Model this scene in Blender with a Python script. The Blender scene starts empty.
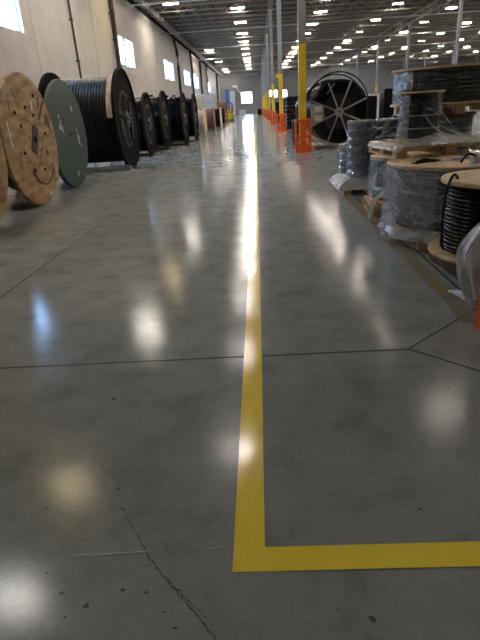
import bpy, math, random
from mathutils import Vector, Matrix, noise
random.seed(7)
PI = math.pi
S = bpy.context.scene
COL = S.collection

# ---------------------------------------------------------------- materials
def new_mat(name):
    m = bpy.data.materials.new(name); m.use_nodes = True
    nt = m.node_tree; nt.nodes.clear()
    out = nt.nodes.new('ShaderNodeOutputMaterial')
    return m, nt, out

def ramp(nt, fac, stops):
    r = nt.nodes.new('ShaderNodeValToRGB'); e = r.color_ramp.elements
    while len(e) < len(stops): e.new(0.5)
    for i, (p, c) in enumerate(stops):
        e[i].position = p
        e[i].color = (c, c, c, 1) if isinstance(c, (int, float)) else (*c, 1)
    nt.links.new(fac, r.inputs[0]); return r.outputs[0]

def noise_tex(nt, scale, detail=4, stretch=(1, 1, 1), rough=.55, coords='Object'):
    tc = nt.nodes.new('ShaderNodeTexCoord'); mp = nt.nodes.new('ShaderNodeMapping')
    mp.inputs['Scale'].default_value = stretch
    n = nt.nodes.new('ShaderNodeTexNoise'); n.inputs['Scale'].default_value = scale
    n.inputs['Detail'].default_value = detail; n.inputs['Roughness'].default_value = rough
    nt.links.new(tc.outputs[coords], mp.inputs[0]); nt.links.new(mp.outputs[0], n.inputs['Vector'])
    return n.outputs['Fac']

def pbr(name, c1, c2=None, rough=.5, metal=0, scale=4, stretch=(1, 1, 1), bump=0, spec=.5, rough2=None, coat=0, lo=.35, hi=.65, detail=4):
    m, nt, out = new_mat(name)
    b = nt.nodes.new('ShaderNodeBsdfPrincipled'); nt.links.new(b.outputs[0], out.inputs[0])
    b.inputs['Roughness'].default_value = rough; b.inputs['Metallic'].default_value = metal
    b.inputs['Specular IOR Level'].default_value = spec
    b.inputs['Coat Weight'].default_value = coat; b.inputs['Coat Roughness'].default_value = .1
    f = noise_tex(nt, scale, detail, stretch)
    c2 = c2 or tuple(x * .8 for x in c1)
    nt.links.new(ramp(nt, f, [(lo, c1), (hi, c2)]), b.inputs['Base Color'])
    if rough2 is not None: nt.links.new(ramp(nt, f, [(lo, rough), (hi, rough2)]), b.inputs['Roughness'])
    if bump:
        bp = nt.nodes.new('ShaderNodeBump'); bp.inputs['Strength'].default_value = bump; bp.inputs['Distance'].default_value = .02
        nt.links.new(f, bp.inputs['Height']); nt.links.new(bp.outputs[0], b.inputs['Normal'])
    return m

def emit(name, col, s):
    m, nt, out = new_mat(name)
    e = nt.nodes.new('ShaderNodeEmission'); e.inputs[0].default_value = (*col, 1); e.inputs[1].default_value = s
    nt.links.new(e.outputs[0], out.inputs[0]); return m

def film_mat(name, col, lo, hi, scale=9, stretch=(1, 1, 1), gloss=.14):
    """clear plastic film: soft haze plus thin pale crease lines"""
    m, nt, out = new_mat(name)
    b = nt.nodes.new('ShaderNodeBsdfPrincipled'); b.inputs['Base Color'].default_value = (*col, 1)
    b.inputs['Roughness'].default_value = .12; b.inputs['Specular IOR Level'].default_value = .8
    t = nt.nodes.new('ShaderNodeBsdfTransparent'); mx = nt.nodes.new('ShaderNodeMixShader')
    haze = ramp(nt, noise_tex(nt, scale*.4, 3, stretch, .5), [(.35, lo), (.68, (lo+hi)*.42)])
    f1 = noise_tex(nt, scale*.9, 3, stretch, .45)
    crease = ramp(nt, f1, [(.43, 0.0), (.49, hi*.7), (.55, 0.0)])
    f2 = noise_tex(nt, scale*2.3, 2, (stretch[0], stretch[1], stretch[2]*2.2), .4)
    crease2 = ramp(nt, f2, [(.46, 0.0), (.5, hi*.35), (.54, 0.0)])
    a1 = nt.nodes.new('ShaderNodeMath'); a1.operation = 'MAXIMUM'; a2 = nt.nodes.new('ShaderNodeMath'); a2.operation = 'MAXIMUM'
    nt.links.new(haze, a1.inputs[0]); nt.links.new(crease, a1.inputs[1]); nt.links.new(a1.outputs[0], a2.inputs[0]); nt.links.new(crease2, a2.inputs[1])
    nt.links.new(a2.outputs[0], mx.inputs[0])
    nt.links.new(t.outputs[0], mx.inputs[1]); nt.links.new(b.outputs[0], mx.inputs[2]); nt.links.new(mx.outputs[0], out.inputs[0])
    bp = nt.nodes.new('ShaderNodeBump'); bp.inputs['Strength'].default_value = 1.0; bp.inputs['Distance'].default_value = .03
    nt.links.new(f1, bp.inputs['Height']); nt.links.new(bp.outputs[0], b.inputs['Normal'])
    g = nt.nodes.new('ShaderNodeBsdfGlossy'); g.inputs['Roughness'].default_value = .16; g.inputs[0].default_value = (.9, .95, 1, 1)
    nt.links.new(bp.outputs[0], g.inputs['Normal'])
    m2 = nt.nodes.new('ShaderNodeMixShader'); m2.inputs[0].default_value = gloss
    nt.links.new(mx.outputs[0], m2.inputs[1]); nt.links.new(g.outputs[0], m2.inputs[2]); nt.links.new(m2.outputs[0], out.inputs[0])
    return m

def floor_mat():
    m, nt, out = new_mat('polished_concrete')
    b = nt.nodes.new('ShaderNodeBsdfPrincipled'); nt.links.new(b.outputs[0], out.inputs[0])
    big = noise_tex(nt, .55, 6, (1, .7, 1), .6); mid = noise_tex(nt, 3.2, 8, (1, 1, 1), .68); fine = noise_tex(nt, 60, 4, (1, 1, 1), .7)
    c = ramp(nt, big, [(.3, FLOOR_A), (.7, FLOOR_B)])
    c2 = ramp(nt, mid, [(.3, .72), (.5, 1.0), (.72, 1.16)])
    c3 = ramp(nt, fine, [(.25, .82), (.5, 1.0), (.8, 1.1)])
    spots = ramp(nt, noise_tex(nt, 7.5, 3, (1, 1.6, 1), .45), [(.215, .4), (.24, 1.0)])
    def mul(a, bb):
        mm = nt.nodes.new('ShaderNodeMix'); mm.data_type = 'RGBA'; mm.blend_type = 'MULTIPLY'; mm.inputs[0].default_value = 1
        nt.links.new(a, mm.inputs[6]); nt.links.new(bb, mm.inputs[7]); return mm.outputs[2]
    nt.links.new(mul(mul(mul(c, c2), c3), spots), b.inputs['Base Color'])
    nt.links.new(ramp(nt, mid, [(.3, ROUGH_LO), (.7, ROUGH_HI)]), b.inputs['Roughness'])
    b.inputs['Specular IOR Level'].default_value = FLOOR_SPEC
    b.inputs['Coat Weight'].default_value = FLOOR_COAT; b.inputs['Coat Roughness'].default_value = .07
    bp = nt.nodes.new('ShaderNodeBump'); bp.inputs['Strength'].default_value = .025; bp.inputs['Distance'].default_value = .002
    nt.links.new(mid, bp.inputs['Height']); nt.links.new(bp.outputs[0], b.inputs['Normal'])
    return m

FLOOR_A = (.315, .335, .325); FLOOR_B = (.240, .258, .250)
ROUGH_LO, ROUGH_HI, FLOOR_SPEC, FLOOR_COAT = .12, .19, .095, 0
LAMP, SKY, EXPO = 122.0, 28.0, 0.16

M = {
 'floor': floor_mat(),
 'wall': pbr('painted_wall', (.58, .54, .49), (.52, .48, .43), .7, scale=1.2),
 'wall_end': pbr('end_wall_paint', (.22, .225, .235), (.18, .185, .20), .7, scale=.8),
 'seam': pbr('wall_seam', (.22, .2, .18), rough=.9),
 'deck': pbr('roof_deck', (.045, .037, .030), (.030, .025, .021), .7, scale=3, stretch=(6, .3, 1)),
 'joist': pbr('joist_steel', (.19, .165, .135), (.13, .115, .095), .55, scale=5),
 'galv': pbr('galvanised_pipe', (.5, .48, .45), (.4, .38, .36), .4, metal=.2, scale=6),
 'col': pbr('grey_column_paint', (.28, .29, .31), (.24, .25, .27), .5, scale=5),
 'yellow': pbr('yellow_column_paint', (.78, .52, .03), (.70, .45, .02), .4, scale=6),
 'orange': pbr('orange_plastic', (.85, .14, .015), (.72, .10, .01), .4, scale=6),
 'line': pbr('yellow_floor_paint', (1.0, .78, .09), (.96, .74, .075), .10, scale=8, rough2=.14, spec=.25),
 'oldline': pbr('worn_tan_floor_tape', (.26, .19, .09), (.19, .185, .15), .3, scale=3, lo=.42, hi=.56, spec=.15),
 'joint': pbr('joint_filler', (.02, .021, .02), rough=.6),
 'crack': pbr('crack_dark', (.08, .084, .08), rough=.6),
 'scratch': pbr('pale_scratch', (.62, .62, .58), rough=.5),
 'wood': pbr('reel_plywood', (.56, .36, .15), (.23, .115, .042), .5, scale=2.6, stretch=(1, 1.0, 3.2), bump=.2, detail=9, lo=.36, hi=.66),
 'woodedge': pbr('reel_wood_edge', (.42, .24, .10), (.24, .13, .055), .6, scale=14, stretch=(1, 1, 1), bump=.2),
 'pallet': pbr('pallet_wood', (.66, .48, .28), (.45, .30, .16), .7, scale=5, stretch=(1, 6, 6), bump=.2),
 'disc': pbr('spool_disc_board', (.80, .60, .37), (.58, .41, .22), .6, scale=9, bump=.1, detail=8),
 'darkwood': pbr('stained_wood', (.16, .10, .05), (.09, .055, .03), .7, scale=6),
 'green': pbr('green_reel_paint', (.040, .082, .064), (.028, .062, .05), .5, scale=6, stretch=(1, 1, 3), bump=.08),
 'cable': pbr('black_cable_jacket', (.005, .005, .006), (.008, .008, .009), .2, scale=10, spec=.14),
 'cablew': pbr('black_cable_weathered', (.012, .012, .014), (.008, .008, .010), .28, scale=10, spec=.36),
 'cable2': pbr('navy_black_cable', (.004, .005, .010), (.006, .008, .016), .2, scale=10, spec=.22),
 'copper': pbr('brown_conductor_wrap', (.16, .06, .035), (.10, .04, .03), .5, scale=10),
 'silver': pbr('grey_silver_coil', (.42, .36, .30), (.26, .2, .16), .4, scale=10),
 'steel': pbr('dark_reel_steel', (.012, .0115, .011), (.016, .015, .014), .85, metal=0, scale=5, spec=.05),
 'rim': pbr('worn_reel_rim', (.028, .024, .020), (.016, .014, .013), .8, scale=8, spec=.1),
 'webs': pbr('ribbed_web_steel', (.055, .05, .046), (.035, .032, .03), .5, scale=8, spec=.3),
 'hubs': pbr('scuffed_hub_steel', (.20, .19, .18), (.12, .115, .11), .5, scale=9),
 'spoke': pbr('bare_steel_bar', (.42, .41, .39), (.34, .33, .31), .4, metal=.6, scale=8),
 'black': pbr('black_pipe', (.016, .014, .016), (.03, .02, .025), .4, scale=8),
 'white': pbr('white_label', (.72, .72, .72), (.62, .62, .62), .6, scale=20),
 'kraft': pbr('tan_wrap_paper', (.62, .52, .40), (.50, .40, .30), .8, scale=8),
 'carton': pbr('pale_carton', (.55, .50, .45), (.45, .40, .35), .8, scale=3),
 'brown': pbr('brown_carton', (.32, .17, .08), (.25, .12, .06), .8, scale=3),
 'bluedoor': pbr('blue_door_paint', (.03, .12, .42), (.025, .10, .36), .4, scale=3),
 'paledoor': pbr('pale_door_paint', (.45, .55, .68), (.4, .5, .62), .5, scale=3),
 'rubber': pbr('tyre_rubber', (.02, .02, .02), rough=.8),
 'frame': pbr('window_frame', (.30, .32, .35), rough=.5),
 'bluecoil': pbr('blue_grey_coil', (.08, .11, .22), (.05, .075, .15), .3, scale=8),
 'greycoil': pbr('dim_grey_coil', (.11, .115, .13), (.06, .065, .075), .35, scale=8),
 'film': film_mat('stretch_film', (.74, .82, 1.0), .05, .72, 5, (1, 1, 1.6), gloss=.09),
 'filmthick': film_mat('bunched_stretch_film', (.88, .92, 1.0), .38, .98, 12, (1, 1, 1)),
 'filmgrey': film_mat('dull_stretch_film', (.60, .61, .64), .02, .26, 5, (1, 1, .8), gloss=.035),
 'filmblue': film_mat('blue_tinted_stretch_film', (.66, .78, 1.0), .07, .85, 11, (1, 1, 2)),
 'strand': film_mat('film_strand', (.80, .80, .80), .5, .9, 20),
 'lamp': emit('lamp_white', (1.0, .91, .80), LAMP),
 'lampw': emit('lamp_warm', (1.0, .78, .42), LAMP * .5),
 'lampdim': emit('lamp_dim', (1.0, .87, .77), LAMP * .62),
 'lampmid': emit('lamp_mid', (1.0, .89, .80), LAMP * .8),
 'lampcool': emit('lamp_cool', (1.0, .95, .90), LAMP * 1.15),
}
def glass_mat():
    m, nt, out = new_mat('window_glass')
    t = nt.nodes.new('ShaderNodeBsdfTransparent'); g = nt.nodes.new('ShaderNodeBsdfGlossy'); g.inputs['Roughness'].default_value = .02
    t.inputs[0].default_value = (.92, .96, 1, 1)
    mx = nt.nodes.new('ShaderNodeMixShader'); mx.inputs[0].default_value = .05
    nt.links.new(t.outputs[0], mx.inputs[1]); nt.links.new(g.outputs[0], mx.inputs[2]); nt.links.new(mx.outputs[0], out.inputs[0])
    return m
M['glass'] = glass_mat()

# ---------------------------------------------------------------- mesh builder
class MB:
    def __init__(s): s.v = []; s.f = []; s.sm = []
    def add(s, vs, fs, smooth=False, mat=None):
        o = len(s.v)
        s.v += [tuple(mat @ Vector(v)) if mat else tuple(v) for v in vs]
        s.f += [tuple(i + o for i in f) for f in fs]; s.sm += [smooth] * len(fs); return s
    def box(s, a, b, mat=None):
        (x0, y0, z0), (x1, y1, z1) = a, b
        if x0 > x1: x0, x1 = x1, x0
        if y0 > y1: y0, y1 = y1, y0
        if z0 > z1: z0, z1 = z1, z0
        v = [(x0,y0,z0),(x1,y0,z0),(x1,y1,z0),(x0,y1,z0),(x0,y0,z1),(x1,y0,z1),(x1,y1,z1),(x0,y1,z1)]
        return s.add(v, [(0,3,2,1),(4,5,6,7),(0,1,5,4),(1,2,6,5),(2,3,7,6),(3,0,4,7)], False, mat)
    def bar(s, p, q, w, h=None, sides=4):
        p = Vector(p); q = Vector(q); d = (q - p).normalized(); h = h or w
        u = d.cross(Vector((0, 0, 1)))
        if u.length < 1e-4: u = Vector((1, 0, 0))
        u.normalize(); n = u.cross(d)
        if sides == 4: ring = [(-w/2, -h/2), (w/2, -h/2), (w/2, h/2), (-w/2, h/2)]
        else: ring = [(w/2*math.cos(2*PI*k/sides), h/2*math.sin(2*PI*k/sides)) for k in range(sides)]
        v = [p + u*a + n*b for a, b in ring] + [q + u*a + n*b for a, b in ring]
        k = sides
        f = [(i, (i+1) % k, (i+1) % k + k, i + k) for i in range(k)] + [tuple(range(k-1, -1, -1)), tuple(range(k, 2*k))]
        return s.add(v, f, sides > 4)
    def tube(s, pts, r, sides=8):
        pts = [Vector(p) for p in pts]; n = len(pts); vs = []; fs = []
        for i, p in enumerate(pts):
            d = (pts[min(i+1, n-1)] - pts[max(i-1, 0)]).normalized()
            u = d.cross(Vector((0, 0, 1)))
            if u.length < 1e-3: u = Vector((1, 0, 0))
            u.normalize(); w = u.cross(d)
            for k in range(sides):
                a = 2*PI*k/sides; vs.append(p + u*r*math.cos(a) + w*r*math.sin(a))
        for i in range(n-1):
            for k in range(sides):
                k2 = (k+1) % sides; fs.append((i*sides+k, i*sides+k2, (i+1)*sides+k2, (i+1)*sides+k))
        fs.append(tuple(range(sides-1, -1, -1))); fs.append(tuple((n-1)*sides+k for k in range(sides)))
        return s.add(vs, fs, True)
    def lathe(s, prof, axis='z', seg=64, c=(0, 0, 0), closed=True, a0=0, a1=2*PI, smooth=True, wob=None):
        """prof: list of (t along axis, radius); closed: loop profile into a ring solid"""
        vs = []; fs = []; n = len(prof); full = abs(a1 - a0 - 2*PI) < 1e-6
        m = seg if full else seg + 1
        for j in range(m):
            a = a0 + (a1 - a0) * j / seg
            for i, (t, r) in enumerate(prof):
                if wob: r = r + wob(a, t)
                x, y = r*math.cos(a), r*math.sin(a)
                vs.append((c[0]+x, c[1]+y, c[2]+t) if axis == 'z' else ((c[0]+t, c[1]+x, c[2]+y) if axis == 'x' else (c[0]+x, c[1]+t, c[2]+y)))
        for j in range(seg):
            j2 = (j+1) % m
            for i in range(n if closed else n-1):
                i2 = (i+1) % n; fs.append((j*n+i, j2*n+i, j2*n+i2, j*n+i2))
        if not full and closed:
            fs.append(tuple(range(n))); fs.append(tuple((m-1)*n+i for i in range(n-1, -1, -1)))
        return s.add(vs, fs, smooth)
    def build(s, name, mat, parent=None):
        me = bpy.data.meshes.new(name); me.from_pydata(s.v, [], s.f); me.update()
        me.polygons.foreach_set('use_smooth', s.sm)
        me.materials.append(M[mat] if isinstance(mat, str) else mat)
        o = bpy.data.objects.new(name, me); COL.objects.link(o)
        if parent is not None: o.parent = parent
        try:
            if any(s.sm): me.set_sharp_from_angle(angle=math.radians(38))
        except Exception: pass
        return o

def ring(t0, t1, r0, r1): return [(t0, r0), (t1, r0), (t1, r1), (t0, r1)]
def scallop(t0, t1, r, n, depth, inner):
    p = [(t0, inner)]
    w = (t1 - t0) / n
    for i in range(n):
        for k in range(5):
            u = k / 5; p.append((t0 + w*(i + u), r - depth + depth*math.sin(PI*u)**.6 if u > 0 else r - depth))
    p += [(t1, r - depth), (t1, inner)]
    return p

def thing(name, label, cat, loc=(0, 0, 0), rz=0, group=None):
    o = bpy.data.objects.new(name, None); COL.objects.link(o); o.location = loc; o.rotation_euler = (0, 0, rz)
    return tag(o, label, cat, group)
def tag(o, label, cat, group=None):
    o['label'] = label; o['category'] = cat
    if group: o['group'] = group
    return o
def struct(name, mb, mat, label, cat, parent=None):
    o = mb.build(name, mat, parent); o['kind'] = 'structure'
    if parent is None: o['label'] = label; o['category'] = cat
    return o
def children(o): return [c for c in bpy.data.objects if c.parent == o]
def copy_tree(o, kids, loc, rz=0, label=None, group=None):
    r = o.copy(); COL.objects.link(r); r.location = loc; r.rotation_euler = (0, 0, rz)
    if label: r['label'] = label
    if group: r['group'] = group
    for ch, gs in kids:
        c = ch.copy(); COL.objects.link(c); c.parent = r
        for g in gs:
            d = g.copy(); COL.objects.link(d); d.parent = c
    return r
def kids_of(o): return [(c, children(c)) for c in children(o)]

# ---------------------------------------------------------------- shell
XL, XR, Y0, Y1, ZT = -8.5, 62.0, -8.0, 130.0, 9.75
EAVE = 8.95
struct('floor', MB().box((XL-.3, Y0-.3, -.2), (XR+.3, Y1+.3, 0)), 'floor', 'polished grey green concrete warehouse floor', 'floor')

def wall_holes(axis, pos, thick, a0, a1, holes, ztop):
    """wall in plane axis=pos running a0..a1, holes [(a,b,z0,z1)]"""
    mb = MB(); acuts = sorted({a0, a1, *[h[0] for h in holes], *[h[1] for h in holes]}); zc = sorted({0, ztop, *[h[2] for h in holes], *[h[3] for h in holes]})
    for i in range(len(acuts)-1):
        for j in range(len(zc)-1):
            am = (acuts[i]+acuts[i+1])/2; zm = (zc[j]+zc[j+1])/2
            if any(h[0] < am < h[1] and h[2] < zm < h[3] for h in holes): continue
            if axis == 'x': mb.box((pos-thick if pos < 0 else pos, acuts[i], zc[j]), (pos if pos < 0 else pos+thick, acuts[i+1], zc[j+1]))
            else: mb.box((acuts[i], pos, zc[j]), (acuts[i+1], pos+thick, zc[j+1]))
    return mb
wins = [(15.6, 18.1), (18.45, 21.0), (34.5, 36.7), (37.2, 39.6), (52.7, 55.1), (55.7, 58.2), (66.9, 69.3), (69.9, 72.5), (75.2, 78.6), (79.4, 83.0), (99.4, 103.7)]
wz = (4.45, 6.1)
struct('wall_left', wall_holes('x', XL, .3, Y0, Y1, [(a, b, *wz) for a, b in wins], ZT), 'wall', 'long cream painted concrete wall with small high windows', 'wall')
ew = [(-3.4, -.85, 2.35, 4.85), (3.15, 4.0, 3.5, 4.85), (4.35, 5.2, 3.25, 4.85), (6.1, 7.5, 3.1, 4.75)]
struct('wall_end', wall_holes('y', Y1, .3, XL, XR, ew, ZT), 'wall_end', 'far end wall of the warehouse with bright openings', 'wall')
struct('trim_eave', MB().box((XL+.002, Y0+.01, 8.62), (XL+.12, Y1-.01, 8.94)), 'steel', 'dark steel ledger along the top of the left wall', 'trim')
struct('wall_right', MB().box((XR, Y0, 0), (XR+.3, Y1, ZT)), 'wall', 'distant pale right wall of the warehouse', 'wall')
struct('wall_rear', MB().box((XL, Y0-.3, 0), (XR, Y0, ZT)), 'wall', 'pale warehouse wall behind the viewer', 'wall')
mb = MB()                                                        # corrugated deck
xs = []; n = 0; y = Y0
prof = []
while y < Y1:
    prof += [(y, ZT), (y+.25, ZT), (y+.32, ZT+.08), (y+.57, ZT+.08)]; y += .64
vs = []; fs = []
for (y, z) in prof: vs += [(XL-.3, y, z), (XR+.3, y, z)]
for i in range(len(prof)-1): fs.append((2*i, 2*i+1, 2*i+3, 2*i+2))
mb.add(vs, fs); mb.box((XL-.3, Y0-.3, ZT+.09), (XR+.3, Y1+.3, ZT+.3))
struct('ceiling', mb, 'deck', 'dark corrugated metal roof deck on steel joists', 'ceiling')

# windows: a frame and a pane each
def window(i, axis, pos, a, b, z0, z1, mull=1, lab=''):
    mb = MB(); t = .06; d0, d1 = (.12, .20)
    def bx(a_, b_, za, zb, e0=d0, e1=d1):
        if axis == 'x': mb.box((pos-e1, a_, za), (pos-e0, b_, zb))
        else: mb.box((a_, pos+e0, za), (b_, pos+e1, zb))
    bx(a, b, z0, z0+t); bx(a, b, z1-t, z1); bx(a, a+t, z0, z1); bx(b-t, b, z0, z1)
    for k in range(1, mull+1):
        c = a + (b-a)*k/(mull+1); bx(c-t/2, c+t/2, z0, z1)
    o = struct('window_%d' % i, mb, 'frame', lab, 'window')
    g = MB()
    if axis == 'x': g.box((pos-.165, a+t, z0+t), (pos-.155, b-t, z1-t))
    else: g.box((a+t, pos+.155, z0+t), (b-t, pos+.165, z1-t))
    g.build('pane', 'glass', o)
ordn = ['nearest', 'second', 'third', 'fourth', 'fifth', 'sixth', 'seventh', 'eighth', 'ninth', 'tenth', 'eleventh', 'twelfth', 'thirteenth', 'fourteenth', 'fifteenth', 'sixteenth', 'seventeenth', 'eighteenth']
for i, (a, b) in enumerate(wins): window(i+1, 'x', XL, a, b, *wz, mull=0, lab='%s high window sash along the cream left wall' % ordn[i])
for i, (a, b, c, d) in enumerate(ew): window(len(wins)+1+i, 'y', Y1, a, b, c, d, mull=0, lab=['large bright window at the end of the aisle', 'left of three bright end wall windows', 'middle of three bright end wall windows', 'right of three bright end wall windows'][i])

# wall seams, pipes
for y in (21.9, 30.2, 48.5, 66, 90):
    if y != 21.9: pass
    struct('wall_seam', MB().box((XL, y-.015, 0), (XL+.004, y+.015, ZT-.9)), 'seam', 'thin vertical panel joint in the cream wall', 'wall seam')
def downpipe(y, r, lab, zt=8.7, bend=False):
    t = thing('downpipe', lab, 'pipe', (XL+r+.09, y, 0))
    pts = [(0, 0, 0), (0, 0, 3), (0, 0, 6)]
    pts += [(0, 0, 7.2), (0, -.25, 7.6), (0, -.9, 7.9), (0, -1.3, 8.2), (0, -1.4, zt)] if bend else [(0, 0, zt)]
    MB().tube(pts, r, 10).build('pipe_run', 'black', t)
    for z in (1.2, 3.9, 5.6, 7.0):
        MB().box((-r-.03, -r-.06, z), (r+.02, r+.06, z+.07)).build('clamp', 'black', t)
downpipe(26.4, .05, 'thin black pipe running up the cream wall above green reel')
downpipe(34.0, .14, 'thick black downpipe left of the second window pair')
downpipe(60.5, .15, 'black downpipe with a bent top after third window pair', 8.75, True)
downpipe(73.6, .13, 'black downpipe after the fourth window pair')
downpipe(85.0, .16, 'black downpipe after the fifth window pair')
downpipe(96.0, .12, 'slim black downpipe before the last left wall window')
downpipe(119.0, .24, 'wide dark downpipe in the far left corner')
sm = MB().tube([(0, Y0+.2, 0), (0, Y1-.2, 0)], .10, 8).build('sprinkler_main', 'black'); sm.location = (XL+.75, 0, 8.5)
tag(sm, 'black horizontal pipe running below the left eave', 'pipe')
for k in range(68):
    if k == 0:
        h0 = MB().box((-.11, -.03, -.11), (.11, .03, .40)).build('pipe_hanger', 'galv', sm); h0.location = (0, -5, 0)
    else:
        h = h0.copy(); COL.objects.link(h); h.location = (0, -5+2*k, 0)

# ---------------------------------------------------------------- roof steel (structure)
mb = MB(); x0, x1 = XL+.05, XR-.05
mb.box((x0, -.06, 9.64), (x1, .06, 9.74)); mb.box((x0, -.06, 8.90), (x1, -.015, 8.98)); mb.box((x0, .015, 8.90), (x1, .06, 8.98))
x = x0; up = False; st = .62
while x + st < x1:
    mb.bar((x, 0, 9.66 if up else 8.98), (x+st, 0, 8.98 if up else 9.66), .05); up = not up; x += st
j0 = struct('ceiling_joist', mb, 'joist', 'dark open web steel joist spanning under the roof deck', 'roof joist'); j0['group'] = 'roof joists'
j0.location.y = -6
for k in range(1, 57):
    o = j0.copy(); COL.objects.link(o); o.location.y = -6 + 2.4*k
colX = [1.44, 16.0, 30.6, 45.2]
for x in colX:
    mb = MB(); mb.box((x-.1, Y0+.1, 8.90), (x+.1, Y1-.1, 8.96)); mb.box((x-.1, Y0+.1, 8.3), (x+.1, Y1-.1, 8.36))
    y = Y0+.1; up = False
    while y+1 < Y1: mb.bar((x, y, 8.9 if up else 8.36), (x, y+1, 8.36 if up else 8.9), .06); up = not up; y += 1
    o = struct('ceiling_girder', mb, 'joist', 'dark steel girder running along the line of columns', 'roof girder'); o['group'] = 'roof girders'
for k, y in enumerate((24, 38, 52, 66, 80, 94, 108, 122)):
    struct('ceiling_pipe', MB().tube([(XL+.01, y+.4, 8.12), (XR-.01, y+.4, 8.12)], .045, 6), 'galv', 'thin grey sprinkler pipe crossing under the roof joists', 'pipe')['group'] = 'sprinkler pipes crossing the roof'

# ---------------------------------------------------------------- lamps
def make_lamp(mat, q=1):
    t = thing('ceiling_light', '', 'ceiling light')
    w, d = .58*q, .28*q
    MB().box((-w, -d, .05), (w, d, .16)).build('housing', 'white', t)
    MB().box((-w+.03, -d+.03, -.01), (w-.03, d-.03, .049)).build('diffuser', mat, t)
    for x in (-w+.1, w-.1): MB().bar((x, 0, .16), (x, 0, .53), .015).build('hanger', 'spoke', t)
    return t
M['lampsmall'] = M['lamp']
protos = {k: make_lamp(k, .8 if k == 'lampsmall' else 1) for k in ('lamp', 'lampw', 'lampcool', 'lampsmall', 'lampdim', 'lampmid')}
pk = {k: kids_of(v) for k, v in protos.items()}
used = set()
def lamp(x, y, kind, lab, group):
    z = 9.20
    if kind not in used:
        used.add(kind); o = protos[kind]; o.location = (x, y, z); o['label'] = lab; o['group'] = group
    else: copy_tree(protos[kind], pk[kind], (x, y, z), 0, lab, group)
for y, k in [(8.3, 'lampcool'), (12.2, 'lampw'), (24.3, 'lamp'), (33, 'lampw'), (45.2, 'lamp'), (79.8, 'lamp'), (100, 'lamp'), (110, 'lamp'), (119, 'lamp'), (127, 'lamp')]:
    lamp(-6.3, y, k, 'rectangular ceiling light in the row nearest the left wall', 'lamps beside the left wall')
for y in [13.7, 21, 28, 34.5, 41.5, 49.1, 57, 65.2, 73.1, 81, 89, 97, 105, 113, 121]:
    lamp(-1.2, y, 'lampmid', 'bright ceiling light in the long row over the aisle', 'lamps over the aisle')
for k in range(15): lamp(6.4, 15.8 + 7.65*k, 'lampdim', 'ceiling light in the first row right of the yellow columns', 'lamps right of the yellow columns')
rows = [(13.2, 8), (19.6, 3), (25.8, 7), (32.4, 1), (38.8, 5), (45.5, 2), (53, 6)]
for i, (x, s) in enumerate(rows):
    for k in range(15 if i < 3 else 14):
        y = s + 9*k if i % 2 == 0 else s + 8.6*k + 3
        if y < 6 or y > 128: continue
        lamp(x, y, 'lampsmall', 'ceiling light in the %s row right of the yellow columns' % ordn[i+1], '%s lamp row right of the yellow columns' % ordn[i+1])

# ---------------------------------------------------------------- floor markings
H = .0015
def strip(name, pts, w, mat, lab, cat, z=H, jit=0):
    """thin ribbon following pts"""
    mb = MB(); vs = []
    P = [Vector((*p, 0)) for p in pts]
    for i, p in enumerate(P):
        d = (P[min(i+1, len(P)-1)] - P[max(i-1, 0)]).normalized(); n_ = Vector((-d.y, d.x, 0))
        ww = w/2 * (1 + (random.uniform(-jit, jit)))
        vs += [p + n_*ww + Vector((0, 0, z)), p - n_*ww + Vector((0, 0, z))]
    top = len(vs); vs += [Vector((v.x, v.y, -.01)) for v in vs]
    fs = []
    for i in range(len(P)-1):
        a = 2*i; fs += [(a, a+1, a+3, a+2), (a, a+2, a+2+top, a+top), (a+1, a+1+top, a+3+top, a+3)]
    fs += [(0, top, top+1, 1), (2*len(P)-2, 2*len(P)-1, 2*len(P)-1+top, 2*len(P)-2+top)]
    mb.add(vs, fs); return struct(name, mb, mat, lab, cat)
def wander(a, b, n, amp):
    a = Vector(a); b = Vector(b); d = (b-a); nn = Vector((-d.y, d.x)).normalized(); out = []
    for i in range(n+1):
        out.append(tuple(a + d*i/n + nn*amp*noise.noise(Vector((a.x*3+i*.37, b.y, i*.21)))))
    return out
mb = MB()
mb.add([(-.145, 1.19, .002), (-.035, 1.29, .002), (-.03, 3, .002), (-.038, 30, .002), (-.02, 112, .002), (-.12, 112, .002), (-.135, 30, .002), (-.14, 3, .002),
        (6, 1.34, .002), (6, 1.235, .002)], [(0, 1, 2, 7), (7, 2, 3, 6), (6, 3, 4, 5), (0, 9, 8, 1)])
struct('floor_line', mb, 'line', 'glossy bright yellow painted line turning a corner on floor', 'floor line')
strip('floor_joint', wander((-8.4, 2.60), (.87, 2.765), 60, .006), .016, 'joint', 'dark saw cut joint crossing the aisle floor', 'floor joint')
strip('floor_joint', [(.87, 2.765), (1.54, 3.38), (2.2, 2.80)], .012, 'joint', 'diagonal floor joint making the upper side of a diamond', 'floor joint')
strip('floor_joint', [(.87, 2.765), (1.19, 2.45), (1.6, 2.06), (2.2, 2.7)], .012, 'joint', 'diagonal floor joint making the lower side of a diamond', 'floor joint')
strip('floor_joint', [(1.545, 3.38), (1.545, 15.9)], .022, 'joint', 'dark lengthwise floor joint beside the pallets', 'floor joint')
strip('floor_joint', [(-2.36, -7.9), (-2.33, 6), (-2.3, 129)], .014, 'joint', 'dark lengthwise floor joint along the left side of aisle', 'floor joint')
strip('floor_line', wander((1.40, 3.12), (1.43, 8.4), 26, .02), .11, 'oldline', 'worn tan tape line beside the right hand pallets', 'floor line', jit=.25)
strip('floor_scratch', wander((-.73, 1.268), (-.155, 1.292), 40, .004), .004, 'scratch', 'thin pale scratch running left from the yellow corner', 'floor scratch', jit=.8)
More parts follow.
